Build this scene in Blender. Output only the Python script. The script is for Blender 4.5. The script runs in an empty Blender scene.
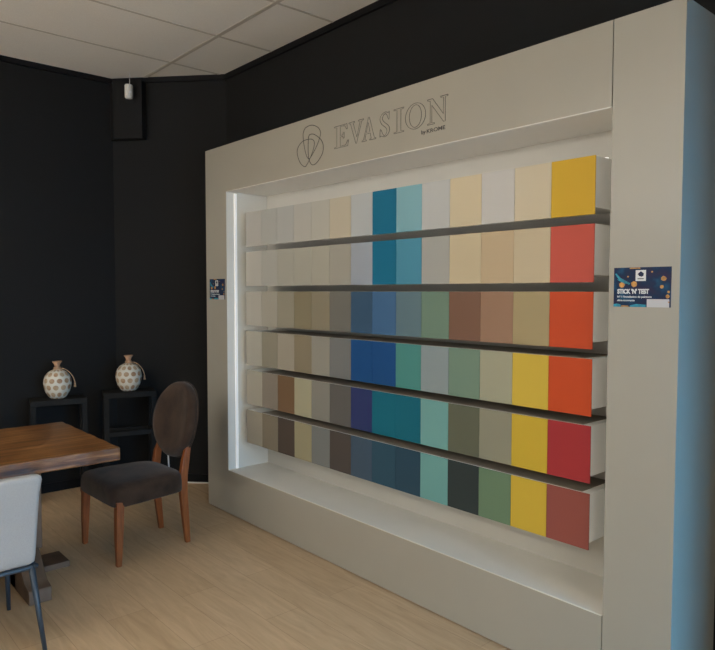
import bpy, bmesh, math, random
from mathutils import Vector, Matrix
random.seed(7)
S = bpy.context.scene
C = S.collection
PI = math.pi

# ------------------------------------------------------------------ helpers
def lin(c):
    c = c / 255.0
    return c / 12.92 if c <= .04045 else ((c + .055) / 1.055) ** 2.4

def mat(name, col, rough=.6, metal=0, bump=0, bscale=40, var=0, vscale=6, emis=0, stretch=(1, 1, 1), spec=.5, sheen=0):
    """procedural material; col is linear rgb albedo; var mixes a noise tint"""
    m = bpy.data.materials.new(name); m.use_nodes = True
    nt = m.node_tree; N = nt.nodes; L = nt.links
    b = N['Principled BSDF']
    b.inputs['Roughness'].default_value = rough
    b.inputs['Metallic'].default_value = metal
    b.inputs['Specular IOR Level'].default_value = spec
    if sheen:
        b.inputs['Sheen Weight'].default_value = sheen
    tc = N.new('ShaderNodeTexCoord'); mp = N.new('ShaderNodeMapping')
    mp.inputs['Scale'].default_value = stretch
    L.new(tc.outputs['Object'], mp.inputs['Vector'])
    if var:
        n = N.new('ShaderNodeTexNoise'); n.inputs['Scale'].default_value = vscale; n.inputs['Detail'].default_value = 5
        L.new(mp.outputs[0], n.inputs['Vector'])
        r = N.new('ShaderNodeValToRGB')
        r.color_ramp.elements[0].position = .3; r.color_ramp.elements[1].position = .7
        r.color_ramp.elements[0].color = tuple(x * (1 - var) for x in col) + (1,)
        r.color_ramp.elements[1].color = tuple(min(1, x * (1 + var)) for x in col) + (1,)
        L.new(n.outputs['Fac'], r.inputs[0]); L.new(r.outputs[0], b.inputs['Base Color'])
    else:
        b.inputs['Base Color'].default_value = tuple(col) + (1,)
    if bump:
        n2 = N.new('ShaderNodeTexNoise'); n2.inputs['Scale'].default_value = bscale; n2.inputs['Detail'].default_value = 4
        L.new(mp.outputs[0], n2.inputs['Vector'])
        bp = N.new('ShaderNodeBump'); bp.inputs['Strength'].default_value = bump; bp.inputs['Distance'].default_value = .004
        L.new(n2.outputs['Fac'], bp.inputs['Height']); L.new(bp.outputs[0], b.inputs['Normal'])
    if emis:
        b.inputs['Emission Color'].default_value = tuple(col) + (1,)
        b.inputs['Emission Strength'].default_value = emis
    return m

def obj(name, bm, m, parent=None, smooth=False, bevel=0, seg=2, loc=None):
    bmesh.ops.recalc_face_normals(bm, faces=bm.faces)
    me = bpy.data.meshes.new(name); bm.to_mesh(me); bm.free()
    me.materials.append(m)
    if smooth:
        for p in me.polygons: p.use_smooth = True
    o = bpy.data.objects.new(name, me); C.objects.link(o)
    if parent: o.parent = parent
    if loc: o.location = loc
    if bevel:
        md = o.modifiers.new('bevel', 'BEVEL'); md.width = bevel; md.segments = seg; md.limit_method = 'ANGLE'
        md.angle_limit = math.radians(35)
        for p in me.polygons: p.use_smooth = True
        md.harden_normals = True
    return o

def tag(o, label, cat, group=None):
    o['label'] = label; o['category'] = cat
    if group: o['group'] = group
    return o

def thing(name, label, cat, loc=(0, 0, 0), rz=0, group=None):
    o = bpy.data.objects.new(name, None); C.objects.link(o)
    o.location = loc; o.rotation_euler = (0, 0, rz); o.empty_display_size = .05
    return tag(o, label, cat, group)

def struct(name, bm, m, parent=None, **k):
    o = obj(name, bm, m, parent, **k)
    o['kind'] = 'structure'
    return o

def box(bm, a, b):
    (x0, y0, z0), (x1, y1, z1) = a, b
    v = [bm.verts.new(p) for p in [(x0, y0, z0), (x1, y0, z0), (x1, y1, z0), (x0, y1, z0), (x0, y0, z1), (x1, y0, z1), (x1, y1, z1), (x0, y1, z1)]]
    for f in [(0, 3, 2, 1), (4, 5, 6, 7), (0, 1, 5, 4), (1, 2, 6, 5), (2, 3, 7, 6), (3, 0, 4, 7)]:
        bm.faces.new([v[i] for i in f])
    return bm

def BX(*bs):
    bm = bmesh.new()
    for a, b in bs: box(bm, a, b)
    return bm

def prism(bm, pts, z0, z1):
    lo = [bm.verts.new((x, y, z0)) for x, y in pts]; hi = [bm.verts.new((x, y, z1)) for x, y in pts]
    n = len(pts)
    bm.faces.new(lo[::-1]); bm.faces.new(hi)
    for i in range(n):
        bm.faces.new([lo[i], lo[(i + 1) % n], hi[(i + 1) % n], hi[i]])
    return bm

def loft(bm, sections, cap=True):
    """sections: list of closed rings (lists of 3d points, equal count)"""
    R = [[bm.verts.new(p) for p in s] for s in sections]
    n = len(R[0])
    for a, b in zip(R, R[1:]):
        for i in range(n):
            bm.faces.new([a[i], a[(i + 1) % n], b[(i + 1) % n], b[i]])
    if cap:
        bm.faces.new(R[0][::-1]); bm.faces.new(R[-1])
    return bm

def rect_ring(cx, cy, z, w, d):
    return [(cx - w / 2, cy - d / 2, z), (cx + w / 2, cy - d / 2, z), (cx + w / 2, cy + d / 2, z), (cx - w / 2, cy + d / 2, z)]

def leg_bm(pts):
    """square leg through (x, y, z, width, depth) stations"""
    return loft(bmesh.new(), [rect_ring(*p) for p in pts])

def tube(bm, pts, r, closed=False, n=6):
    P = [Vector(p) for p in pts]; m = len(P); rings = []
    ref = None
    for i, p in enumerate(P):
        if closed: t = P[(i + 1) % m] - P[i - 1]
        else: t = P[min(i + 1, m - 1)] - P[max(i - 1, 0)]
        t.normalize()
        if ref is None:
            ref = t.orthogonal().normalized()
        u = (ref - t * ref.dot(t)).normalized(); ref = u
        w = t.cross(u)
        rr = r[i] if isinstance(r, (list, tuple)) else r
        rings.append([bm.verts.new(p + (u * math.cos(2 * PI * k / n) + w * math.sin(2 * PI * k / n)) * rr) for k in range(n)])
    seq = list(zip(rings, rings[1:]))
    if closed: seq.append((rings[-1], rings[0]))
    for a, b in seq:
        for k in range(n):
            bm.faces.new([a[k], a[(k + 1) % n], b[(k + 1) % n], b[k]])
    if not closed:
        bm.faces.new(rings[0][::-1]); bm.faces.new(rings[-1])
    return bm

def smooth_path(pts, closed=False, sub=6):
    """Catmull-Rom"""
    P = [Vector(p) for p in pts]; n = len(P); out = []
    rng = n if closed else n - 1
    for i in range(rng):
        p1, p2 = P[i], P[(i + 1) % n]
        p0 = P[i - 1] if (closed or i > 0) else p1
        p3 = P[(i + 2) % n] if (closed or i + 2 < n) else p2
        for k in range(sub):
            t = k / sub
            out.append(.5 * ((2 * p1) + (p2 - p0) * t + (2 * p0 - 5 * p1 + 4 * p2 - p3) * t * t + (3 * p1 - p0 - 3 * p2 + p3) * t ** 3))
    if not closed: out.append(P[-1])
    return out

def lathe(bm, prof, n=32, uv=False):
    rings = [[bm.verts.new((r * math.cos(2 * PI * k / n), r * math.sin(2 * PI * k / n), z)) for k in range(n)] for r, z in prof]
    lay = bm.loops.layers.uv.new('UVMap') if uv else None
    for i, (a, b) in enumerate(zip(rings, rings[1:])):
        for k in range(n):
            f = bm.faces.new([a[k], a[(k + 1) % n], b[(k + 1) % n], b[k]])
            if uv:
                v0 = i / (len(prof) - 1); v1 = (i + 1) / (len(prof) - 1)
                for l, c in zip(f.loops, [(k / n, v0), ((k + 1) / n, v0), ((k + 1) / n, v1), (k / n, v1)]): l[lay].uv = c
    bm.faces.new(rings[0][::-1]); bm.faces.new(rings[-1])
    return bm

# ------------------------------------------------------------------ key measures (metres)
XD = 2.353            # front face of the display wall
XW = 2.74             # right-hand wall
ZC = 3.255            # ceiling
YF = 5.40             # far wall
T = 2.55              # top of the display
Y1, Y2, Y3, YN = 4.324, .996, 1.2586, 4.042
NB, NT = .3094, 2.2368
XB = XD + .328        # back of the niche
XP = XD + .087        # face of the colour samples
CH0, CH1 = (2.110, 5.40), (2.74, 4.69)   # angled wall ends
XR = XW               # right end of the near wall
YNR = -1.4            # near wall
XL = -3.3             # left wall

# ------------------------------------------------------------------ materials
M = {}
M['black_wall'] = mat('black_wall_paint', (.0112, .0113, .0115), .75, bump=.15, bscale=120, spec=.15)
M['black_trim'] = mat('black_trim', (.004, .004, .005), .7, spec=.2)
M['greige'] = mat('greige_melamine', (.362, .338, .280), .30, var=.02, vscale=3, bump=.04, bscale=220, spec=.35)
M['niche_back'] = mat('pale_niche_back', (.58, .555, .495), .55, var=.02, vscale=5)
M['niche'] = mat('white_niche_lining', (.70, .68, .62), .5, var=.02, vscale=5)
M['white_box'] = mat('white_box_paint', (.84, .85, .83), .5)
M['shelf_dark'] = mat('taupe_shelf_board', (.23, .20, .16), .6)  # dark tone stands in for shade in the gaps between sample rows
M['led'] = mat('warm_led_diffuser', (1, .97, .93), .5, emis=.22)
M['seam'] = mat('dark_seam', (.02, .018, .016), .8)
M['ink'] = mat('engraved_dark_line', (.05, .048, .045), .6)
M['lamp'] = mat('lamp_diffuser', (1, .95, .87), .5, emis=8)
M['tube'] = mat('tube_diffuser', (1, .95, .87), .5, emis=24)
M['lamp_frame'] = mat('lamp_frame', (.7, .7, .7), .4)
M['white_wall'] = mat('white_wall_paint', (.62, .6, .56), .8)
M['wood_leg'] = mat('chestnut_leg', (.20, .058, .013), .38, var=.25, vscale=14, stretch=(6, 6, .7))
M['suede'] = mat('brown_suede', (.038, .0215, .013), .9, var=.45, vscale=9, bump=.25, bscale=60, spec=.2, sheen=.12)
M['grey_fabric'] = mat('light_grey_upholstery', (.375, .368, .355), .9, bump=.5, bscale=350, var=.04, vscale=200, spec=.2)
M['blue_steel'] = mat('slate_blue_metal', (.030, .045, .062), .42, metal=.2)
M['black_metal'] = mat('blackened_metal', (.0075, .0068, .006), .7, spec=.25, var=.3, vscale=12)
M['ceramic'] = None
M['plastic'] = mat('off_white_plastic', (.62, .6, .55), .4)
M['wire'] = mat('white_cord', (.75, .75, .72), .5)
M['raffia'] = mat('raffia_cord', (.42, .26, .15), .8, var=.2, vscale=60)
M['terracotta'] = mat('terracotta_neck', (.42, .24, .14), .7, var=.1, vscale=30)
M['alu'] = mat('window_frame_grey', (.12, .12, .125), .4, metal=.3)
M['pave'] = mat('pavement', (.35, .35, .36), .9, var=.1)

# ceiling tile: mineral fibre
M['tile'] = mat('mineral_ceiling_tile', (.80, .77, .70), .9, bump=.35, bscale=160, var=.05, vscale=150, spec=.2)
M['grid'] = mat('ceiling_grid', (.50, .46, .39), .6)

def wood_table():
    m = bpy.data.materials.new('rustic_walnut'); m.use_nodes = True
    nt = m.node_tree; N = nt.nodes; L = nt.links; b = N['Principled BSDF']
    tc = N.new('ShaderNodeTexCoord'); mp = N.new('ShaderNodeMapping'); mp.inputs['Scale'].default_value = (1.3, 24, 24)
    L.new(tc.outputs['Object'], mp.inputs[0])
    n = N.new('ShaderNodeTexNoise'); n.inputs['Scale'].default_value = 1.6; n.inputs['Detail'].default_value = 8; n.inputs['Roughness'].default_value = .65
    n.inputs['Distortion'].default_value = .6
    L.new(mp.outputs[0], n.inputs['Vector'])
    n2 = N.new('ShaderNodeTexNoise'); n2.inputs['Scale'].default_value = 5; n2.inputs['Detail'].default_value = 3
    L.new(tc.outputs['Object'], n2.inputs['Vector'])
    r = N.new('ShaderNodeValToRGB'); e = r.color_ramp.elements
    e[0].position = .3; e[0].color = (.040, .014, .004, 1); e[1].position = .72; e[1].color = (.40, .20, .072, 1)
    x = e.new(.5); x.color = (.165, .068, .021, 1)
    mx = N.new('ShaderNodeMath'); mx.operation = 'MULTIPLY_ADD'; mx.inputs[1].default_value = .35; 
    L.new(n2.outputs['Fac'], mx.inputs[0])
    ad = N.new('ShaderNodeMath'); ad.operation = 'SUBTRACT'; ad.inputs[1].default_value = .17
    L.new(n.outputs['Fac'], ad.inputs[0]); L.new(ad.outputs[0], mx.inputs[2])
    L.new(mx.outputs[0], r.inputs[0]); L.new(r.outputs[0], b.inputs['Base Color'])
    b.inputs['Roughness'].default_value = .34
    bp = N.new('ShaderNodeBump'); bp.inputs['Strength'].default_value = .5; bp.inputs['Distance'].default_value = .003
    L.new(n.outputs['Fac'], bp.inputs['Height']); L.new(bp.outputs[0], b.inputs['Normal'])
    return m
M['table'] = wood_table()
M['table_base'] = mat('weathered_table_foot', (.115, .07, .042), .65, var=.35, vscale=8, bump=.4, bscale=25, stretch=(1, 1, 1))

def floor_mat():
    m = bpy.data.materials.new('oak_laminate'); m.use_nodes = True
    nt = m.node_tree; N = nt.nodes; L = nt.links; b = N['Principled BSDF']
    tc = N.new('ShaderNodeTexCoord')
    rot = N.new('ShaderNodeMapping'); rot.inputs['Rotation'].default_value = (0, 0, PI / 2)
    L.new(tc.outputs['Object'], rot.inputs[0])
    br = N.new('ShaderNodeTexBrick'); br.offset = .37; br.inputs['Scale'].default_value = 1
    br.inputs['Brick Width'].default_value = 1.3; br.inputs['Row Height'].default_value = .19
    br.inputs['Mortar Size'].default_value = .0012; br.inputs['Mortar Smooth'].default_value = .3
    br.inputs['Color1'].default_value = (.49, .345, .205, 1); br.inputs['Color2'].default_value = (.545, .39, .24, 1)
    br.inputs['Mortar'].default_value = (.33, .22, .13, 1)
    L.new(rot.outputs[0], br.inputs['Vector'])
    mp = N.new('ShaderNodeMapping'); mp.inputs['Scale'].default_value = (9, 1.1, 1)
    L.new(tc.outputs['Object'], mp.inputs[0])
    n = N.new('ShaderNodeTexNoise'); n.inputs['Scale'].default_value = 2.2; n.inputs['Detail'].default_value = 7; n.inputs['Roughness'].default_value = .6
    n.inputs['Distortion'].default_value = 1.2
    L.new(mp.outputs[0], n.inputs['Vector'])
    r = N.new('ShaderNodeValToRGB'); r.color_ramp.elements[0].position = .3; r.color_ramp.elements[1].position = .7
    r.color_ramp.elements[0].color = (.82, .80, .77, 1); r.color_ramp.elements[1].color = (1.08, 1.08, 1.08, 1)
    L.new(n.outputs['Fac'], r.inputs[0])
    mx = N.new('ShaderNodeMix'); mx.data_type = 'RGBA'; mx.blend_type = 'MULTIPLY'; mx.inputs[0].default_value = 1
    L.new(br.outputs['Color'], mx.inputs[6]); L.new(r.outputs[0], mx.inputs[7]); L.new(mx.outputs[2], b.inputs['Base Color'])
    b.inputs['Roughness'].default_value = .42; b.inputs['Specular IOR Level'].default_value = .4
    return m
M['floor'] = floor_mat()

def vase_mat():
    m = bpy.data.materials.new('dotted_ceramic'); m.use_nodes = True
    nt = m.node_tree; N = nt.nodes; L = nt.links; b = N['Principled BSDF']
    uv = N.new('ShaderNodeUVMap'); sp = N.new('ShaderNodeSeparateXYZ'); L.new(uv.outputs[0], sp.inputs[0])
    def mth(op, a, b_=None, c=None):
        x = N.new('ShaderNodeMath'); x.operation = op
        for i, v in enumerate((a, b_, c)):
            if v is None: continue
            if isinstance(v, (int, float)): x.inputs[i].default_value = v
            else: L.new(v, x.inputs[i])
        return x.outputs[0]
    v7 = mth('MULTIPLY', sp.outputs[1], 6.0)
    row = mth('FLOOR', v7); odd = mth('MULTIPLY', mth('MODULO', row, 2.0), .5)
    u = mth('ADD', mth('MULTIPLY', sp.outputs[0], 11.0), odd)
    fu = mth('SUBTRACT', mth('FRACT', u), .5); fv = mth('SUBTRACT', mth('FRACT', v7), .5)
    dist = mth('SQRT', mth('ADD', mth('MULTIPLY', fu, fu), mth('MULTIPLY', fv, fv)))
    fac = mth('LESS_THAN', dist, .36)
    mx = N.new('ShaderNodeMix'); mx.data_type = 'RGBA'
    L.new(fac, mx.inputs[0]); mx.inputs[6].default_value = (.60, .565, .48, 1)
    n = N.new('ShaderNodeTexNoise'); n.inputs['Scale'].default_value = 18
    tc = N.new('ShaderNodeTexCoord'); L.new(tc.outputs['Object'], n.inputs['Vector'])
    r = N.new('ShaderNodeValToRGB'); r.color_ramp.elements[0].color = (.30, .17, .09, 1); r.color_ramp.elements[1].color = (.42, .31, .19, 1)
    r.color_ramp.elements[0].position = .4; r.color_ramp.elements[1].position = .6
    L.new(n.outputs['Fac'], r.inputs[0]); L.new(r.outputs[0], mx.inputs[7])
    L.new(mx.outputs[2], b.inputs['Base Color']); b.inputs['Roughness'].default_value = .6
    bp = N.new('ShaderNodeBump'); bp.inputs['Strength'].default_value = .4; bp.inputs['Distance'].default_value = .003; bp.invert = True
    L.new(fac, bp.inputs['Height']); L.new(bp.outputs[0], b.inputs['Normal'])
    return m
M['ceramic'] = vase_mat()

# ------------------------------------------------------------------ setting
struct('floor', BX(((XL - .1, YNR - .1, -.1), (XR + .1, YF + .1, 0))), M['floor'])
cb = bmesh.new()
struct('ceiling', BX(((XL - .1, YNR - .1, ZC), (XR + .1, YF + .1, ZC + .1))), M['tile'])
# suspended grid (flush tees)
GX = [2.289, .914, -.461, -1.836, -3.211]; GY = [3.337 + .688 * k for k in range(-9, 4)]
g = bmesh.new()
for x in GX: box(g, (x - .014, YNR, ZC - .003), (x + .014, YF, ZC + .001))
for y in GY:
    if YNR < y < YF: box(g, (XL, y - .009, ZC - .0028), (XW, y + .009, ZC + .001))
struct('trim_5', g, M['grid'])
bm = bmesh.new()
struct('wall_far', BX(((XL, YF, 0), (CH0[0] + .1, YF + .1, ZC))), M['black_wall'])
struct('wall_angled', prism(bmesh.new(), [CH0, CH1, (CH1[0] + .1, CH1[1]), (CH1[0] + .1, YF + .1), (CH0[0], YF + .1)], 0, ZC), M['black_wall'])
struct('wall_right', BX(((XW, YNR, 0), (XW + .1, CH1[1], ZC))), M['black_wall'])
struct('wall_pier', BX(((2.40, -.10, 0), (XW, .45, ZC))), M['black_wall'])  # added unseen pier, shades the back of the column's side face
l0, l1, lz0, lz1 = .9, 5.1, .5, 2.7
struct('wall_left', BX(((XL - .1, YNR, 0), (XL, l0, ZC)), ((XL - .1, l1, 0), (XL, YF, ZC)), ((XL - .1, l0, 0), (XL, l1, lz0)), ((XL - .1, l0, lz1), (XL, l1, ZC))), M['white_wall'])
# near wall with openings for the added unseen window and door
n0, n1, nz0, nz1 = -.8, .95, .8, 2.5
d0, d1, dz = 1.25, 2.66, 2.3     # added unseen door, tinted to throw blue light on the column side
struct('wall_near', BX(((XL, YNR - .1, 0), (n0, YNR, ZC)), ((n1, YNR - .1, 0), (d0, YNR, ZC)), ((d1, YNR - .1, 0), (XR + .1, YNR, ZC)), ((n0, YNR - .1, 0), (n1, YNR, nz0)), ((n0, YNR - .1, nz1), (n1, YNR, ZC)), ((d0, YNR - .1, dz), (d1, YNR, ZC))), M['black_wall'])
def glass(nm='window_glass', col=(.93, .96, .97, 1)):
    m = bpy.data.materials.new(nm); m.use_nodes = True
    nt = m.node_tree; N = nt.nodes; L = nt.links
    for n in list(N):
        if n.type != 'OUTPUT_MATERIAL': N.remove(n)
    t = N.new('ShaderNodeBsdfTransparent'); t.inputs[0].default_value = col
    gl = N.new('ShaderNodeBsdfGlossy'); gl.inputs['Roughness'].default_value = .02
    mx = N.new('ShaderNodeMixShader'); mx.inputs[0].default_value = .06
    L.new(t.outputs[0], mx.inputs[1]); L.new(gl.outputs[0], mx.inputs[2]); L.new(mx.outputs[0], N['Material Output'].inputs[0])
    return m
M['glass'] = glass()
M['blue_glass'] = glass('blue_tinted_glass', (.22, .66, 1, 1))  # tint colours the light from the added door
def window(name, a, b, horiz, gm='glass'):
    """frame + pane; a,b opposite corners of the opening box"""
    (x0, y0, z0), (x1, y1, z1) = a, b; t = .05
    bars = []
    if horiz == 'x':
        bars += [((x0, y0, z0), (x1, y1, z0 + t)), ((x0, y0, z1 - t), (x1, y1, z1))]
        for k in range(4):
            c = x0 + (x1 - x0 - t) * k / 3; bars.append(((c, y0, z0 + t), (c + t, y1, z1 - t)))
        pane = ((x0 + t, (y0 + y1) / 2 - .004, z0 + t), (x1 - t, (y0 + y1) / 2 + .004, z1 - t))
    else:
        bars += [((x0, y0, z0), (x1, y1, z0 + t)), ((x0, y0, z1 - t), (x1, y1, z1))]
        for k in range(2):
            c = y0 + (y1 - y0 - t) * k; bars.append(((x0, c, z0 + t), (x1, c + t, z1 - t)))
        pane = (((x0 + x1) / 2 - .004, y0 + t, z0 + t), ((x0 + x1) / 2 + .004, y1 - t, z1 - t))
    o = struct(name, BX(*bars), M['alu'])
    struct('pane', BX(pane), M[gm], o)
window('window_1', (n0, YNR - .08, nz0), (n1, YNR - .03, nz1), 'x')  # unseen window, added to light the room from the near side
window('door_1', (d0, YNR - .08, 0), (d1, YNR - .03, dz), 'x', 'blue_glass')
window('window_2', (XL - .08, l0, lz0), (XL - .03, l1, lz1), 'y')  # unseen window, added to light the display front from the left
# black cornice under the ceiling on the dark walls
def along(bm, p, q, off, z0, z1):
    p = Vector(p); q = Vector(q); d = (q - p).normalized(); nrm = Vector((d.y, -d.x)) * off
    if nrm.dot(Vector((-1, -1))) < 0: nrm = -nrm
    return prism(bm, [tuple(p), tuple(q), tuple(q + nrm), tuple(p + nrm)], z0, z1)
t = bmesh.new()
along(t, (XL, YF), (CH0[0] + .005, YF), .022, ZC - .04, ZC)
struct('trim_1', t, M['black_trim'])
t = bmesh.new(); along(t, CH0, CH1, .022, ZC - .04, ZC); struct('trim_2', t, M['black_trim'])
t = bmesh.new(); box(t, (XW - .02, .45, ZC - .04), (XW, CH1[1], ZC)); struct('trim_3', t, M['black_trim'])
t = bmesh.new(); along(t, (XL, YF), (CH0[0], YF), .012, 0, .07); struct('baseboard_far', t, M['black_trim'])
t = bmesh.new(); along(t, CH0, CH1, .012, 0, .07); struct('baseboard_angled', t, M['black_trim'])

# black boxed-in casing on the angled wall, under the ceiling
dch = (Vector(CH1) - Vector(CH0)).normalized(); nch = Vector((-dch.y, dch.x))
if nch.x > 0: nch = -nch
def chp(s, off): return tuple(Vector(CH0) + dch * s + nch * off)
bm = prism(bmesh.new(), [chp(-.02, .0), chp(.285, .0), chp(.285, .075), chp(.045, .075)], 2.765, ZC - .04)
casing = obj('wall_casing', bm, M['black_wall'])
tag(casing, 'black boxed casing on the angled corner wall just under the ceiling', 'casing')

# little white sensor hanging from the ceiling in front of the casing
sx, sy = chp(.205, .13)
sn = thing('ceiling_sensor', 'small white sensor box hanging from the ceiling by a thin wire', 'sensor', (sx, sy, 3.06))
bm = bmesh.new(); loft(bm, [[(.032 * math.cos(a) * s, .026 * math.sin(a) * s, z) for a in [2 * PI * k / 16 for k in range(16)]] for s, z in [(.8, 0), (1, .008), (1, .098), (.85, .108)]])
obj('housing', bm, M['plastic'], sn, smooth=False, bevel=.003)
bm = tube(bmesh.new(), [(.008, 0, .106), (.008, 0, ZC - 3.06)], .0022); obj('wire', bm, M['wire'], sn)
bm = lathe(bmesh.new(), [(.010, 0), (.010, .003)], 12); 
for v in bm.verts: v.co = Vector((v.co.x, -.0262 - v.co.z * .6, v.co.y + .045))
obj('lens', bm, M['lamp_frame'], sn)

# ------------------------------------------------------------------ ceiling lights (added out of the frame as fill)
def fill_panel(x0, y0, lab):
    t = thing('ceiling_light', lab, 'ceiling light', (x0 + .6875, y0 + .344, ZC - .02), 0, 'recessed ceiling lights')
    w, d = .64, .30
    obj('frame', BX(((-w, -d, -.002), (w, -d + .02, .0165)), ((-w, d - .02, -.002), (w, d, .0165)), ((-w, -d + .02, -.002), (-w + .02, d - .02, .0165)), ((w - .02, -d + .02, -.002), (w, d - .02, .0165))), M['lamp_frame'], t)
    obj('diffuser', BX(((-w + .02, -d + .02, .002), (w - .02, d - .02, .0165))), M['lamp'], t)
for x0, y0, lab in [(-1.836, 1.961, 'recessed ceiling light nearest the left wall')]:
    fill_panel(x0, y0, lab)

for lx, lab in [(-1.2, 'suspended tube light nearer the display wall'), (-2.5, 'suspended tube light nearer the left wall')]:  # added out-of-frame tubes that brighten the ceiling and display front
    t = thing('pendant_light', lab, 'pendant light', (lx, 2.6, 2.45), 0, 'suspended tube lights')
    obj('tube', tube(bmesh.new(), [(0, -1.6, 0), (0, 1.6, 0)], .045, False, 16), M['tube'], t, smooth=False)
    for yy in (-1.3, 1.3):
        obj('cable', tube(bmesh.new(), [(0, yy, .045), (0, yy, ZC - 2.45)], .003), M['black_metal'], t)
# ------------------------------------------------------------------ display wall
dw = thing('display_wall', 'large greige display wall with a white lit niche holding rows of colour samples', 'display wall', (XD, 2.8, 0))
def dpart(name, bm, m, **k):
    bmesh.ops.translate(bm, verts=bm.verts, vec=(-XD, -2.8, 0))
    return obj(name, bm, m, dw, **k)
E_ = .004
xe = XW - .002
dpart('header_panel', BX(((XD, Y3, NT), (xe, Y1, T))), M['greige'])
dpart('side_panel', BX(((XD, YN, NB), (xe, Y1, NT))), M['greige'])
dpart('base_panel', BX(((XD, Y3, .008), (xe, Y1, NB))), M['greige'])
dpart('plinth', BX(((XD + .012, Y3, 0), (xe, Y1 - .01, .008))), M['seam'])
dpart('niche_back', BX(((XB, Y3, NB), (xe, YN, NT))), M['niche_back'])
e = .004
dpart('niche_lining', BX(((XD + .001, Y3 + .001, NB), (XB, YN, NB + e)), ((XD + .001, Y3 + .001, NT - e), (XB, YN, NT)),
      ((XD + .001, YN - e, NB + e), (XB, YN, NT - e)), ((XD + .03, Y3 + .001, NB + e), (XB, Y3 + .001 + e, NT - e))), M['niche'])
YR, YL, PW, TOPS0 = 1.3664, 3.934, .18342, 2.088
ld = dpart('led_strip', BX(((2.412, YN - e - .008, NB + e), (2.430, YN - e, NT - e - .008))
      ), M['led'])
ld['label'] = 'slim bright light strip inside the niche edge'
M['led_hidden'] = mat('led_diffuser_bright', (1, .97, .93), .5, emis=1.5)
ld = dpart('led_strip', BX(((2.412, Y3 + .001 + e, NB + e), (2.430, Y3 + .009 + e, NT - e - .008))), M['led_hidden'])
ld['label'] = 'light strip inside the right niche edge'
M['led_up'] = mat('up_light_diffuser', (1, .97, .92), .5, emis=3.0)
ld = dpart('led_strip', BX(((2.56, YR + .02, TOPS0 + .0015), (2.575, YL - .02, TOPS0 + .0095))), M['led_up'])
ld['label'] = 'light strip lying on top of the uppermost shelf box'

YR, YL, PW = 1.3664, 3.934, .18342
TOPS = [2.088, 1.822, 1.553, 1.285, 1.016, .741]
BOTS = [1.858, 1.591, 1.324, 1.055, .784, .512]
for a, b in zip(TOPS, BOTS):
    dpart('shelf_box', BX(((XP + .005, YR + .003, b + .028), (XB, YL - .003, a))), M['white_box'])
    dpart('shelf_rail', BX(((XP + .006, YR + .03, b + .002), (XP + .022, YL - .03, b + .0275))), M['shelf_dark'])  # added rail, keeps light out of the gap and darkens it
    dpart('shelf_top', BX(((XP + .012, YR + .04, a), (XB, YL - .17, a + .0015))), M['shelf_dark'])  # shade painted on the box tops, stopping short of the lit ends

# engraved logo and lettering on the header
loopA = [(3.157, 2.432), (3.159, 2.471), (3.136, 2.499), (3.077, 2.504), (3.02, 2.481), (2.996, 2.449), (3.005, 2.419), (3.036, 2.374), (3.099, 2.318), (3.131, 2.345), (3.152, 2.406)]
loopB = [(3.104, 2.315), (3.078, 2.281), (3.036, 2.283), (2.984, 2.323), (2.971, 2.364), (2.989, 2.404), (3.041, 2.441), (3.082, 2.455), (3.106, 2.446), (3.111, 2.406), (3.111, 2.355)]
loopC = [(3.149, 2.279), (3.191, 2.309), (3.218, 2.365), (3.207, 2.402), (3.163, 2.427), (3.104, 2.429), (3.067, 2.42), (3.053, 2.399), (3.062, 2.366), (3.093, 2.32), (3.126, 2.286)]
lg = bmesh.new()
for lp in (loopA, loopB, loopC):
    tube(lg, smooth_path([(XD - .0004, y, z) for y, z in lp], True), .0021, True, 5)
o = dpart('emblem', lg, M['ink']); o['label'] = 'emblem of three interlaced outline loops'
GL = {
 'E': (.72, [[(0, 0), (.68, 0), (.72, .26), (.68, .26), (.56, .06), (.3, .05), (.3, .48), (.42, .48), (.46, .38), (.5, .38), (.5, .66), (.46, .66), (.42, .54), (.3, .54), (.3, .95), (.52, .94), (.62, .76), (.66, .76), (.64, 1), (0, 1), (0, .96), (.12, .94), (.12, .06), (0, .04)]]),
 'V': (.86, [[(0, 1), (.34, 1), (.34, .96), (.25, .94), (.47, .28), (.66, .94), (.56, .96), (.56, 1), (.86, 1), (.86, .96), (.76, .94), (.45, 0), (.41, 0), (.09, .94), (0, .96)]]),
 'A': (.9, [[(0, 0), (.3, 0), (.3, .04), (.2, .06), (.26, .3), (.54, .3), (.6, .06), (.5, .04), (.5, 0), (.9, 0), (.9, .04), (.8, .06), (.48, 1), (.42, 1), (.1, .06), (0, .04)], [(.28, .36), (.52, .36), (.4, .78)]]),
 'S': (.62, 'S'),
 'I': (.46, [[(0, 0), (.46, 0), (.46, .04), (.32, .06), (.32, .94), (.46, .96), (.46, 1), (0, 1), (0, .96), (.14, .94), (.14, .06), (0, .04)]]),
 'O': (1., 'O'),
 'N': (.96, [[(0, 0), (.34, 0), (.34, .04), (.21, .06), (.21, .74), (.76, 0), (.84, 0), (.84, .94), (.96, .96), (.96, 1), (.62, 1), (.62, .96), (.75, .94), (.75, .3), (.24, 1), (0, 1), (0, .96), (.13, .92), (.13, .06), (0, .04)]]),
}
lt = bmesh.new()
spans = [('E', 2.872, 2.753), ('V', 2.75, 2.632), ('A', 2.645, 2.537), ('S', 2.51, 2.434), ('I', 2.406, 2.336), ('O', 2.326, 2.192), ('N', 2.18, 2.053)]
z0, hh = 2.337, .118
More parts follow.
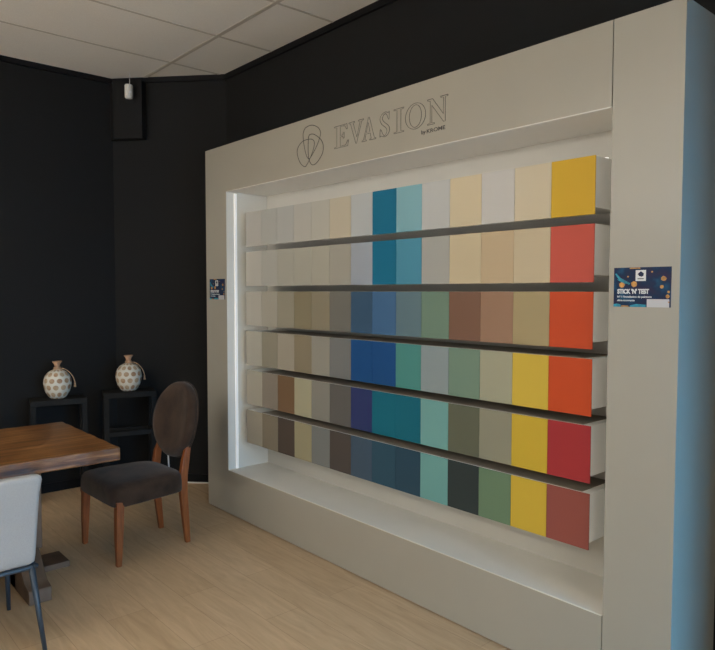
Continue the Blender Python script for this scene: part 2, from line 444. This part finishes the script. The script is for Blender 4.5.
for ch, ya, yb in spans:
    w, G = GL[ch]
    if G == 'O':
        G = []
        for rx, ry in ((.5, .52), (.3, .45)):
            G.append([(.5 + rx * math.cos(a), .5 + ry * math.sin(a)) for a in [2 * PI * k / 28 for k in range(28)]])
    elif G == 'S':
        pts = [(.04, .30), (.02, .0), (.07, .05), (.3, -.02), (.5, .06), (.6, .24), (.52, .42), (.28, .6), (.17, .76), (.26, .92), (.4, .92), (.52, .7), (.56, .7), (.57, 1.0), (.52, .96), (.34, 1.02), (.12, .94), (.02, .76), (.12, .54), (.36, .36), (.44, .2), (.36, .06), (.24, .05), (.09, .3)]
        G = [[tuple(p)[:2] for p in smooth_path([(a, b, 0) for a, b in pts], True, 3)]]
    for poly in G:
        P = [(XD - .0004, ya + (yb - ya) * x / w, z0 + hh * y) for x, y in poly]
        tube(lt, P, .0014, True, 4)
o = dpart('lettering', lt, M['ink']); o['label'] = 'outlined serif capitals reading EVASION'

def text_mesh(body, size, at, width=None, off=0, depth=.0006):
    """flat lettering on a plane facing -X; at = (x, y_left, z_baseline)"""
    cu = bpy.data.curves.new('text', 'FONT'); cu.body = body; cu.size = size; cu.offset = off; cu.extrude = depth
    ob = bpy.data.objects.new('text', cu); C.objects.link(ob)
    bpy.context.view_layer.update()
    dg = bpy.context.evaluated_depsgraph_get()
    me = bpy.data.meshes.new_from_object(ob.evaluated_get(dg))
    bm = bmesh.new(); bm.from_mesh(me)
    bpy.data.objects.remove(ob); bpy.data.curves.remove(cu); bpy.data.meshes.remove(me)
    xs = [v.co.x for v in bm.verts]; k = width / (max(xs) - min(xs)) if width else 1; m0 = min(xs)
    for v in bm.verts:
        x, y, z = v.co
        v.co = (at[0] - z, at[1] - (x - m0) * k, at[2] + y)
    return bm
o = dpart('lettering', text_mesh('by', .026, (XD - .0004, 2.219, 2.302), .028, .0004), M['ink'])
o['label'] = 'small word by under the large capitals'
o = dpart('lettering', text_mesh('KROME', .0255, (XD - .0004, 2.184, 2.301), .115, .0003), M['ink'])
o['label'] = 'small capitals KROME under the large lettering'

# end column
ec = thing('end_column', 'tall plain greige column closing the right end of the display wall', 'column', (XD, Y2, 0))
obj('column_body', BX(((0, 0, 0), (xe - XD, Y3 - Y2 - .004, T))), M['greige'], ec)
obj('seam_strip', BX(((.012, Y3 - Y2 - .004, 0), (xe - XD, Y3 - Y2 - .0005, T - .004))), M['seam'], ec)

# ------------------------------------------------------------------ colour samples
ROWS = [
 [('white', (150,148,142)), ('pale grey', (142,142,137)), ('pale grey', (143,143,139)), ('off-white', (147,145,138)), ('off-white', (147,145,136)), ('pale beige', (152,145,128)), ('icy grey', (146,149,149)), ('deep teal', (14,86,112)), ('dusty light blue', (103,140,148)), ('light grey', (151,152,150)), ('sand beige', (166,154,128)), ('light warm grey', (158,156,152)), ('cream beige', (164,154,132)), ('ochre yellow', (166,134,32))],
 [('white', (150,148,140)), ('off-white', (142,141,134)), ('greige', (138,136,126)), ('greige', (139,137,126)), ('pale taupe', (139,136,124)), ('warm grey', (131,128,118)), ('pale blue grey', (128,134,142)), ('deep teal', (14,86,112)), ('mid blue', (60,114,134)), ('stone grey', (134,134,129)), ('sand beige', (160,148,122)), ('tan beige', (154,137,111)), ('cream beige', (158,146,122)), ('coral red', (157,66,54))],
 [('white', (148,145,136)), ('greige', (136,132,121)), ('taupe', (124,119,105)), ('olive taupe', (110,102,82)), ('khaki taupe', (114,107,90)), ('dark warm grey', (92,90,84)), ('slate blue', (45,68,90)), ('denim blue', (52,82,114)), ('grey blue', (76,96,104)), ('sage green', (88,108,94)), ('chocolate brown', (98,72,58)), ('cocoa brown', (124,97,78)), ('olive gold', (134,121,90)), ('burnt orange', (158,58,26))],
 [('white', (146,143,132)), ('greige', (120,115,101)), ('pale taupe', (135,128,115)), ('khaki taupe', (113,104,86)), ('mid grey', (122,119,110)), ('dark grey', (96,97,96)), ('royal blue', (20,60,105)), ('royal blue', (20,60,105)), ('sea green', (60,112,108)), ('pale blue grey', (112,122,124)), ('sage green', (92,112,98)), ('pale olive grey', (131,130,111)), ('mustard yellow', (168,144,54)), ('burnt orange', (160,60,26))],
 [('white', (144,139,126)), ('warm taupe', (116,108,98)), ('brown', (99,78,58)), ('pale khaki', (138,134,112)), ('mid grey', (112,110,103)), ('charcoal grey', (80,78,75)), ('navy blue', (38,46,84)), ('petrol teal', (16,84,100)), ('petrol teal', (15,82,98)), ('pale aqua', (92,134,131)), ('dark olive', (78,80,66)), ('stone grey', (116,114,98)), ('mustard yellow', (164,139,44)), ('crimson red', (134,40,44))],
 [('white', (140,134,120)), ('taupe', (109,101,87)), ('dark brown', (68,60,54)), ('pale khaki', (128,122,98)), ('mid grey', (100,102,100)), ('dark umber', (66,60,56)), ('slate blue', (55,70,84)), ('ink blue', (38,64,78)), ('ink blue', (35,58,72)), ('pale aqua', (88,131,127)), ('near-black green', (38,46,46)), ('moss green', (84,105,82)), ('mustard yellow', (168,142,48)), ('brick red', (118,64,58))],
]
ORD = ['first', 'second', 'third', 'fourth', 'fifth', 'sixth', 'seventh', 'eighth', 'ninth', 'tenth', 'eleventh', 'twelfth', 'thirteenth', 'fourteenth']
RN = ['top row', 'second row down', 'third row down', 'fourth row down', 'fifth row down', 'bottom row']
KA = 1.52     # white in the photo is about 168 -> 0.40 linear, albedo ~.9
cache = {}
def sample_mat(cn, c):
    key = (cn, c)
    if key not in cache:
        col = tuple(min(.85, lin(v) * KA) for v in c)
        cache[key] = mat('paint_' + cn.replace(' ', '_').replace('-', '_'), col, .5, bump=.05, bscale=300, spec=.28)
    return cache[key]
EDG = [3.934, 3.742, 3.559, 3.376, 3.199, 3.024, 2.834, 2.657, 2.475, 2.295, 2.113, 1.924, 1.745, 1.563, 1.3664]
mes = {}
for r in range(6):
    for c in range(14):
        cn, rgb = ROWS[r][c]
        w = EDG[c] - EDG[c + 1] - .0016
        y1 = EDG[c] - .0008
        h = TOPS[r] - BOTS[r]
        bm = BX(((0, -w, 0), (.005, 0, h)))
        where = 'leftmost' if c == 0 else 'rightmost' if c == 13 else ORD[c] + ' from the left'
        p = obj('paint_sample_board', bm, sample_mat(cn, rgb), loc=(XP, y1, BOTS[r]))
        tag(p, f'{cn} paint sample board, {where} in {RN[r]}', 'paint sample', 'paint sample boards in the niche')

# ------------------------------------------------------------------ small poster cards
M['card'] = None
def card_mat():
    m = bpy.data.materials.new('dark_blue_print'); m.use_nodes = True
    nt = m.node_tree; N = nt.nodes; L = nt.links; b = N['Principled BSDF']
    tc = N.new('ShaderNodeTexCoord')
    n = N.new('ShaderNodeTexNoise'); n.inputs['Scale'].default_value = 22; n.inputs['Detail'].default_value = 3
    L.new(tc.outputs['Object'], n.inputs['Vector'])
    r = N.new('ShaderNodeValToRGB'); e = r.color_ramp.elements
    e[0].position = .35; e[0].color = (.022, .018, .055, 1); e[1].position = .75; e[1].color = (.006, .08, .16, 1)
    x = e.new(.52); x.color = (.006, .025, .07, 1)
    L.new(n.outputs['Fac'], r.inputs[0]); L.new(r.outputs[0], b.inputs['Base Color']); b.inputs['Roughness'].default_value = .5; b.inputs['Specular IOR Level'].default_value = .2
    return m
M['card'] = card_mat()
M['print_white'] = mat('print_white', (.66, .67, .67), .5)
M['print_label'] = mat('print_label', (.5, .5, .52), .5)
M['print_gold'] = mat('print_gold', (.5, .24, .05), .5, var=.4, vscale=60)
M['print_teal'] = mat('print_teal', (.01, .25, .36), .5, var=.4, vscale=50)
M['print_leaf'] = mat('print_leaf', (.05, .09, .09), .5)

def card(yl, lab):
    t = thing('information_card', lab, 'card', (XD, yl - .105, 1.498), 0, 'information cards on the greige front')
    W, H = .209, .143
    # local frame: origin at bottom centre on the front face, u to the right (-Y)
    def q(u, v): return (W / 2 - u * W, v * H)
    def loc(bm, dx=0): return bm
    obj('card_board', BX(((-.003, -W / 2, 0), (.0015, W / 2, H))), M['card'], t)
    def patch(name, poly, m, d=.0006, base=-.003):
        bm = bmesh.new()
        a = [bm.verts.new((base, *q(u, v))) for u, v in poly]; b = [bm.verts.new((base - d, *q(u, v))) for u, v in poly]
        n = len(poly); bm.faces.new(a); bm.faces.new(b[::-1])
        for i in range(n): bm.faces.new([a[i], a[(i + 1) % n], b[(i + 1) % n], b[i]])
        return obj(name, bm, m, t)
    patch('emblem_square', [(.395, .655), (.575, .655), (.575, .93), (.395, .93)], M['print_white'])
    patch('emblem', [(.46, .78), (.43, .83), (.46, .87), (.485, .9), (.51, .88), (.54, .84), (.53, .78), (.50, .76)], M['card'], .0004, -.0036)
    patch('emblem', [(.43, .70), (.54, .70), (.54, .722), (.43, .722)], M['ink'], .0004, -.0036)
    patch('price_label', [(.60, .0), (.98, .0), (.98, .2), (.60, .2)], M['print_label'])
    def blob(u, v, r, m, k=7, sd=0):
        rnd = random.Random(sd)
        return [(u + r * math.cos(2 * PI * i / k) * (1 + .3 * rnd.random()), v + r * 1.4 * math.sin(2 * PI * i / k) * (1 + .3 * rnd.random())) for i in range(k)]
    for i, (u, v, r) in enumerate([(.15, .56, .045), (.37, .575, .05), (.88, .71, .04), (.85, .51, .03), (.26, .77, .014), (.68, .88, .014), (.95, .27, .03), (.965, .38, .02), (.97, .13, .014)]):
        patch('flower_print', blob(u, v, r, None, 7, i), M['print_gold'])
    patch('flower_print', [(.28, .965), (.48, .965), (.46, .995), (.30, .995)], M['print_gold'])
    patch('flower_print', [(.14, .005), (.28, .005), (.27, .03), (.15, .035)], M['print_gold'])
    patch('leaf_print', [(0, .0), (.13, .0), (.13, .06), (.06, .08), (0, .06)], M['print_teal'])
    patch('leaf_print', [(.3, .0), (.58, .0), (.58, .06), (.42, .075), (.3, .04)], M['print_teal'])
    patch('leaf_print', [(.02, .84), (.04, .86), (.12, .74), (.2, .68), (.30, .60), (.28, .56), (.16, .64), (.08, .72)], M['print_teal'])
    patch('leaf_print', [(.06, .70), (.10, .70), (.22, .60), (.2, .58)], M['print_teal'])
    def txt(body, size, u, v, wid, off):
        bm = text_mesh(body, size, (-.0036, *q(u, v)), wid, off, .0004)
        o = obj('lettering', bm, M['print_white'], t)
        return o
    txt("STICK 'N' TEST", .0225, .07, .34, .118, .0011)
    txt("N°1 l'installation de peinture", .0098, .07, .235, .128, .0002)
    txt("ultra-couvrante", .0098, .07, .145, .066, .0002)
    return t
card(1.2345, 'dark blue information card with gold flowers on the column right of the niche')
card(4.2745, 'dark blue information card on the narrow strip left of the niche')

# ------------------------------------------------------------------ dining table
tb = thing('dining_table', 'rustic dark wooden dining table with a thick plank top', 'table', (.31, 3.77, 0))
bm = bmesh.new()
# thick plank top with slightly wavy worn edge
nx, ny = 60, 8
x0, x1, y0, y1, zt, zb = -1.0, 1.0, -.446, .446, .76, .692
rnd = random.Random(3)
ring = []
def wob(s): return .0025 * math.sin(s * 13) + .002 * math.sin(s * 31 + 1)
for i in range(nx): ring.append((x0 + (x1 - x0) * i / nx, y0 + wob(i / nx * 3)))
for i in range(ny * 3): ring.append((x1 + wob(i / 10 + 2), y0 + (y1 - y0) * i / (ny * 3)))
for i in range(nx): ring.append((x1 - (x1 - x0) * i / nx, y1 + wob(i / nx * 3 + 4)))
for i in range(ny * 3): ring.append((x0 + wob(i / 10 + 7), y1 - (y1 - y0) * i / (ny * 3)))
prism(bm, ring, zb, zt)
obj('tabletop', bm, M['table'], tb, bevel=.007, seg=3)
for px in (.65, -.65):
    obj('pedestal_post', BX(((px - .075, -.075, .20), (px + .075, .075, .60))), M['table_base'], tb, bevel=.006)
    obj('bearer', BX(((px - .05, -.16, .60), (px + .05, .16, .692))), M['table_base'], tb, bevel=.006)
    # cross foot: four sloping arms
    def arm(ax, ay, L, name='foot'):
        bm = bmesh.new(); w = .055
        secs = []
        for s, h, ww in [(-.05, .215, .055), (.08, .21, .055), (.15, .145, .055), (L - .08, .085, .055), (L - .01, .07, .055), (L, .055, .052)]:
            cx, cy = ax * s, ay * s; ox, oy = -ay * ww, ax * ww
            secs.append([(px + cx - ox, cy - oy, 0), (px + cx + ox, cy + oy, 0), (px + cx + ox, cy + oy, h), (px + cx - ox, cy - oy, h)])
        loft(bm, secs); obj(name, bm, M['table_base'], tb, bevel=.005)
    arm(0, -1, .29); arm(0, 1, .29)
    sx_ = 1 if px > 0 else -1
    obj('base_slab', BX(((px + (.05 if sx_ > 0 else -.26), .08, 0), (px + (.26 if sx_ > 0 else -.05), .27, .034))), M['table_base'], tb, bevel=.004)

# ------------------------------------------------------------------ brown round-back chair
def round_ring(y_half, xa, xb, z, n=40, p=3.2, ytaper=1.0):
    """superellipse seat outline; front is -x"""
    out = []
    for k in range(n):
        a = 2 * PI * k / n; c, s = math.cos(a), math.sin(a)
        x = math.copysign(abs(c) ** (2 / p), c); y = math.copysign(abs(s) ** (2 / p), s)
        f = 1 - (1 - ytaper) * (x + 1) / 2
        out.append(((xa + xb) / 2 + (xb - xa) / 2 * x, y * y_half * f, z))
    return out
ch = thing('dining_chair', 'dark brown suede dining chair with a round back and chestnut legs', 'chair', (1.65, 3.912, 0), math.radians(2.4))
for s in (-1, 1):
    obj('leg', leg_bm([(-.235, .240 * s, 0, .028, .028), (-.232, .240 * s, .16, .040, .038), (-.225, .236 * s, .37, .046, .046)]), M['wood_leg'], ch, bevel=.004)
    obj('leg', leg_bm([(.236, .172 * s, 0, .030, .026), (.222, .174 * s, .14, .040, .030), (.206, .178 * s, .32, .048, .034), (.206, .178 * s, .42, .048, .034), (.222, .178 * s, .52, .044, .034), (.252, .165 * s, .62, .03, .026)]), M['wood_leg'], ch, bevel=.004)
bm = bmesh.new()
secs = [round_ring(.264, -.258, .196, .338, p=9, ytaper=.80), round_ring(.268, -.265, .202, .346, p=9, ytaper=.80), round_ring(.271, -.268, .204, .395, p=8, ytaper=.80),
        round_ring(.270, -.267, .203, .430, p=7, ytaper=.80), round_ring(.260, -.258, .196, .450, p=6, ytaper=.80), round_ring(.225, -.230, .168, .464, p=4.5, ytaper=.81), round_ring(.15, -.15, .105, .472, p=3.2, ytaper=.83), round_ring(.06, -.06, .04, .475, p=2.5, ytaper=.9)]
loft(bm, secs); seat = obj('seat', bm, M['suede'], ch, smooth=True)
# padded disc back, raked
bm = bmesh.new(); secs = []
zc, rz_, ry_, _BX = .742, .238, .236, .272
rake = math.radians(11)
for off, sc in [(-.030, .55), (-.040, .80), (-.036, .93), (-.020, .99), (0, 1.0), (.020, .98), (.032, .90), (.036, .72), (.037, .4)]:
    ringp = []
    for k in range(40):
        a = 2 * PI * k / 40
        y = ry_ * sc * math.cos(a); z = rz_ * sc * math.sin(a)
        curve = .10 * (y / ry_) ** 2 * .25
        xx = off - curve
        ringp.append((_BX + xx * math.cos(rake) + z * math.sin(rake), y, zc + z * math.cos(rake) - xx * math.sin(rake)))
    secs.append(ringp)
loft(bm, secs); bk = obj('backrest', bm, M['suede'], ch, smooth=True)
pp = []
for k in range(48):
    a = 2 * PI * k / 48; y = ry_ * .992 * math.cos(a); z = rz_ * .992 * math.sin(a)
    xx = .024 - .025 * (y / ry_) ** 2
    pp.append((_BX + xx * math.cos(rake) + z * math.sin(rake), y, zc + z * math.cos(rake) - xx * math.sin(rake)))
obj('piping', tube(bmesh.new(), pp, .0045, True, 6), M['suede'], bk, smooth=True)

# ------------------------------------------------------------------ grey upholstered chair, seen from behind
gc = thing('dining_chair', 'light grey upholstered chair with slate blue metal legs at the near table edge', 'chair', (.60, 3.24, 0))
def gring(hw, y0, y1, z, n=10, r=.035):
    """rounded rectangle"""
    out = []
    for cx, cy, a0 in [(hw - r, y1 - min(r, (y1 - y0) / 2.01), 0), (-hw + r, y1 - min(r, (y1 - y0) / 2.01), 90), (-hw + r, y0 + min(r, (y1 - y0) / 2.01), 180), (hw - r, y0 + min(r, (y1 - y0) / 2.01), 270)]:
        ry = min(r, (y1 - y0) / 2.01)
        for k in range(n // 2 + 1):
            a = math.radians(a0 + 90 * k / (n // 2)); out.append((cx + r * math.cos(a), cy + ry * math.sin(a), z))
    return out
bm = bmesh.new()
B = [(.20, -.225, -.175, .388), (.212, -.238, -.165, .400), (.216, -.241, -.163, .43), (.222, -.252, -.178, .56), (.230, -.266, -.200, .70), (.238, -.276, -.214, .755), (.236, -.275, -.216, .768), (.226, -.270, -.222, .776)]
loft(bm, [gring(hw, a, b, z, r=.022 if i else .02) for i, (hw, a, b, z) in enumerate(B)])
obj('backrest', bm, M['grey_fabric'], gc, smooth=True)
bm = bmesh.new()
loft(bm, [gring(hw, a, b, z, r=.04) for hw, a, b, z in [(.20, -.17, .25, .395), (.218, -.175, .265, .405), (.222, -.175, .27, .43), (.218, -.17, .265, .455), (.19, -.15, .235, .468)]])
obj('seat', bm, M['grey_fabric'], gc, smooth=True)
bm = bmesh.new()
tube(bm, smooth_path([(-.205, -.215, .382), (-.19, -.225, .376), (.19, -.225, .376), (.205, -.215, .382), (.207, -.18, .385), (.207, .22, .385), (.19, .24, .385), (-.19, .24, .385), (-.207, .22, .385), (-.207, -.18, .385)], True, 3), .011, True, 8)
obj('seat_frame', bm, M['blue_steel'], gc, smooth=True)
for s in (-1, 1):
    obj('leg', loft(bmesh.new(), [[(s * x + r * math.cos(a), y + r * math.sin(a), z) for a in [2 * PI * k / 10 for k in range(10)]] for x, y, z, r in [(.232, -.280, 0, .009), (.215, -.255, .18, .0115), (.198, -.222, .385, .014)]]), M['blue_steel'], gc, smooth=True)
    obj('leg', loft(bmesh.new(), [[(s * x + r * math.cos(a), y + r * math.sin(a), z) for a in [2 * PI * k / 10 for k in range(10)]] for x, y, z, r in [(.222, .270, 0, .009), (.215, .255, .18, .012), (.203, .232, .385, .014)]]), M['blue_steel'], gc, smooth=True)

# ------------------------------------------------------------------ black open stands
def stand(label, loc, W, D, H, rz=0):
    t = thing('side_table', label, 'side table', loc, rz, 'black open frame stands by the dark wall')
    p = .038
    obj('top', BX(((-W / 2, 0, H - .042), (W / 2, D, H))), M['black_metal'], t, bevel=.003)
    for sx in (-1, 1):
        for yy in (0, D - p):
            xa = -W / 2 if sx < 0 else W / 2 - p
            obj('leg', BX(((xa, yy, 0), (xa + p, yy + p, H - .042))), M['black_metal'], t, bevel=.002)
    zl = H - .335
    obj('lower_rail', BX(((-W / 2 + p, 0.002, zl), (W / 2 - p, p - .004, zl + .034))), M['black_metal'], t)
    obj('lower_rail', BX(((-W / 2 + p, D - p + .004, zl), (W / 2 - p, D - .002, zl + .034))), M['black_metal'], t)
    for xa in (-W / 2 + .002, W / 2 - p + .002):
        obj('lower_rail', BX(((xa, p, zl), (xa + p - .004, D - p, zl + .034))), M['black_metal'], t)
    return t
stand('black open frame stand behind the table, left of its twin', (1.565, 5.10, 0), .385, .20, .757, math.radians(-12))
stand('black open frame stand directly behind the round-back chair', (2.045, 4.965, 0), .385, .20, .782, math.radians(-16))

# ------------------------------------------------------------------ vases
def vase(label, loc, rz):
    t = thing('bottle_vase', label, 'vase', loc, rz, 'dotted ceramic bottle vases')
    prof = [(.046, 0), (.052, .003), (.066, .018), (.084, .048), (.094, .083), (.098, .112), (.095, .142), (.085, .170), (.066, .194), (.042, .209), (.026, .215)]
    obj('body', lathe(bmesh.new(), [(r, z) for r, z in prof], 40, True), M['ceramic'], t, smooth=True)
    obj('neck', lathe(bmesh.new(), [(.026, .210), (.020, .224), (.018, .238), (.022, .255), (.034, .272), (.034, .276), (.028, .276), (.016, .262)], 24), M['terracotta'], t, smooth=True)
    rp = [(.024 * math.cos(a), .024 * math.sin(a), .221) for a in [2 * PI * k / 16 for k in range(16)]]
    bm = tube(bmesh.new(), rp, .004, True, 6)
    tube(bm, [(x * .95, y * .95, .229) for x, y, z in rp], .004, True, 6)
    tube(bm, smooth_path([(.022, -.01, .222), (.052, -.02, .213), (.080, -.03, .187), (.101, -.036, .155), (.113, -.038, .118), (.114, -.038, .108)]), .0035, False, 6)
    cord = obj('raffia_cord', bm, M['raffia'], t, smooth=True)
    bm = lathe(bmesh.new(), [(.003, .112), (.007, .108), (.006, .100), (.010, .080), (.009, .078)], 10)
    bmesh.ops.translate(bm, verts=bm.verts, vec=(.114, -.038, 0))
    obj('tassel', bm, M['raffia'], cord, smooth=True)
    return t
vase('white dotted bottle vase on the stand to the left', (1.585, 5.20, .757), 0)
vase('white dotted bottle vase on the stand behind the round-back chair', (2.072, 5.06, .782), math.radians(8))

# ------------------------------------------------------------------ white cord along the wall
pth = smooth_path([(2.385, 5.055, .32), (2.388, 5.052, .2), (2.392, 5.045, .08), (2.40, 5.03, .012), (2.45, 4.972, .007), (2.52, 4.885, .007), (2.56, 4.843, .007), (2.60, 4.80, .007), (2.66, 4.73, .007), (2.70, 4.64, .007)])
cb = obj('power_cord', tube(bmesh.new(), pth, .006, False, 6), M['wire'], smooth=True)
tag(cb, 'thin white power cord lying along the foot of the black wall', 'cord')

# ------------------------------------------------------------------ daylight
wd = bpy.data.worlds.new('sky'); S.world = wd; wd.use_nodes = True
nt = wd.node_tree; bg = nt.nodes['Background']
# hazy bright sky towards the left street (-x), clear blue sky over the near street
tc = nt.nodes.new('ShaderNodeTexCoord'); sp = nt.nodes.new('ShaderNodeSeparateXYZ'); rp = nt.nodes.new('ShaderNodeValToRGB')
nt.links.new(tc.outputs['Generated'], sp.inputs[0])
mr = nt.nodes.new('ShaderNodeMapRange'); mr.inputs['From Min'].default_value = -.85; mr.inputs['From Max'].default_value = -.35
nt.links.new(sp.outputs[0], mr.inputs['Value']); nt.links.new(mr.outputs[0], rp.inputs[0]); nt.links.new(rp.outputs[0], bg.inputs[0])
rp.color_ramp.elements[0].position = 0; rp.color_ramp.elements[0].color = (.28, .28, .28, 1)
rp.color_ramp.elements[1].position = 1; rp.color_ramp.elements[1].color = (6.4, 5.85, 5.3, 1)
bg.inputs[1].default_value = 3.5
pv = struct('ground', BX(((-14, -16, -.25), (16, YNR - .12, -.12)), ((-14, YNR - .12, -.25), (XL - .12, 8, -.12))), M['pave'])

# sky portals at the two windows
for nm, loc, rot, sx, sy in [('window_portal', (XL - .12, (l0 + l1) / 2, (lz0 + lz1) / 2), (0, -PI / 2, 0), lz1 - lz0, l1 - l0),
                             ('window_portal', ((n0 + n1) / 2, YNR - .12, (nz0 + nz1) / 2), (PI / 2, 0, 0), n1 - n0, nz1 - nz0),
                             ('window_portal', ((d0 + d1) / 2, YNR - .12, dz / 2), (PI / 2, 0, 0), d1 - d0, dz)]:
    l = bpy.data.lights.new(nm, 'AREA'); l.shape = 'RECTANGLE'; l.size = sx; l.size_y = sy; l.cycles.is_portal = True
    o = bpy.data.objects.new(nm, l); o.location = loc; o.rotation_euler = rot; C.objects.link(o)

# ------------------------------------------------------------------ camera
yaw, pit, rol, f = [41.2945, 2.8178, .0805, 666.55]
y_, p_, r_ = map(math.radians, (yaw, pit, rol))
fwd = Vector((math.sin(y_) * math.cos(p_), math.cos(y_) * math.cos(p_), -math.sin(p_)))
r = Vector((math.cos(y_), -math.sin(y_), 0)); u = r.cross(fwd)
r2 = r * math.cos(r_) + u * math.sin(r_); u2 = -r * math.sin(r_) + u * math.cos(r_)
cd = bpy.data.cameras.new('camera'); cam = bpy.data.objects.new('camera', cd); C.objects.link(cam)
mw = Matrix((r2, u2, -fwd)).transposed().to_4x4(); mw.translation = Vector((0, 0, 1.55)); cam.matrix_world = mw
cd.sensor_fit = 'HORIZONTAL'; cd.sensor_width = 36; cd.lens = f * 36 / 715; cd.clip_start = .05
S.camera = cam
S.view_settings.view_transform = 'Standard'; S.view_settings.look = 'None'; S.view_settings.gamma = 1; S.view_settings.exposure = -.38
S.view_settings.use_curve_mapping = False
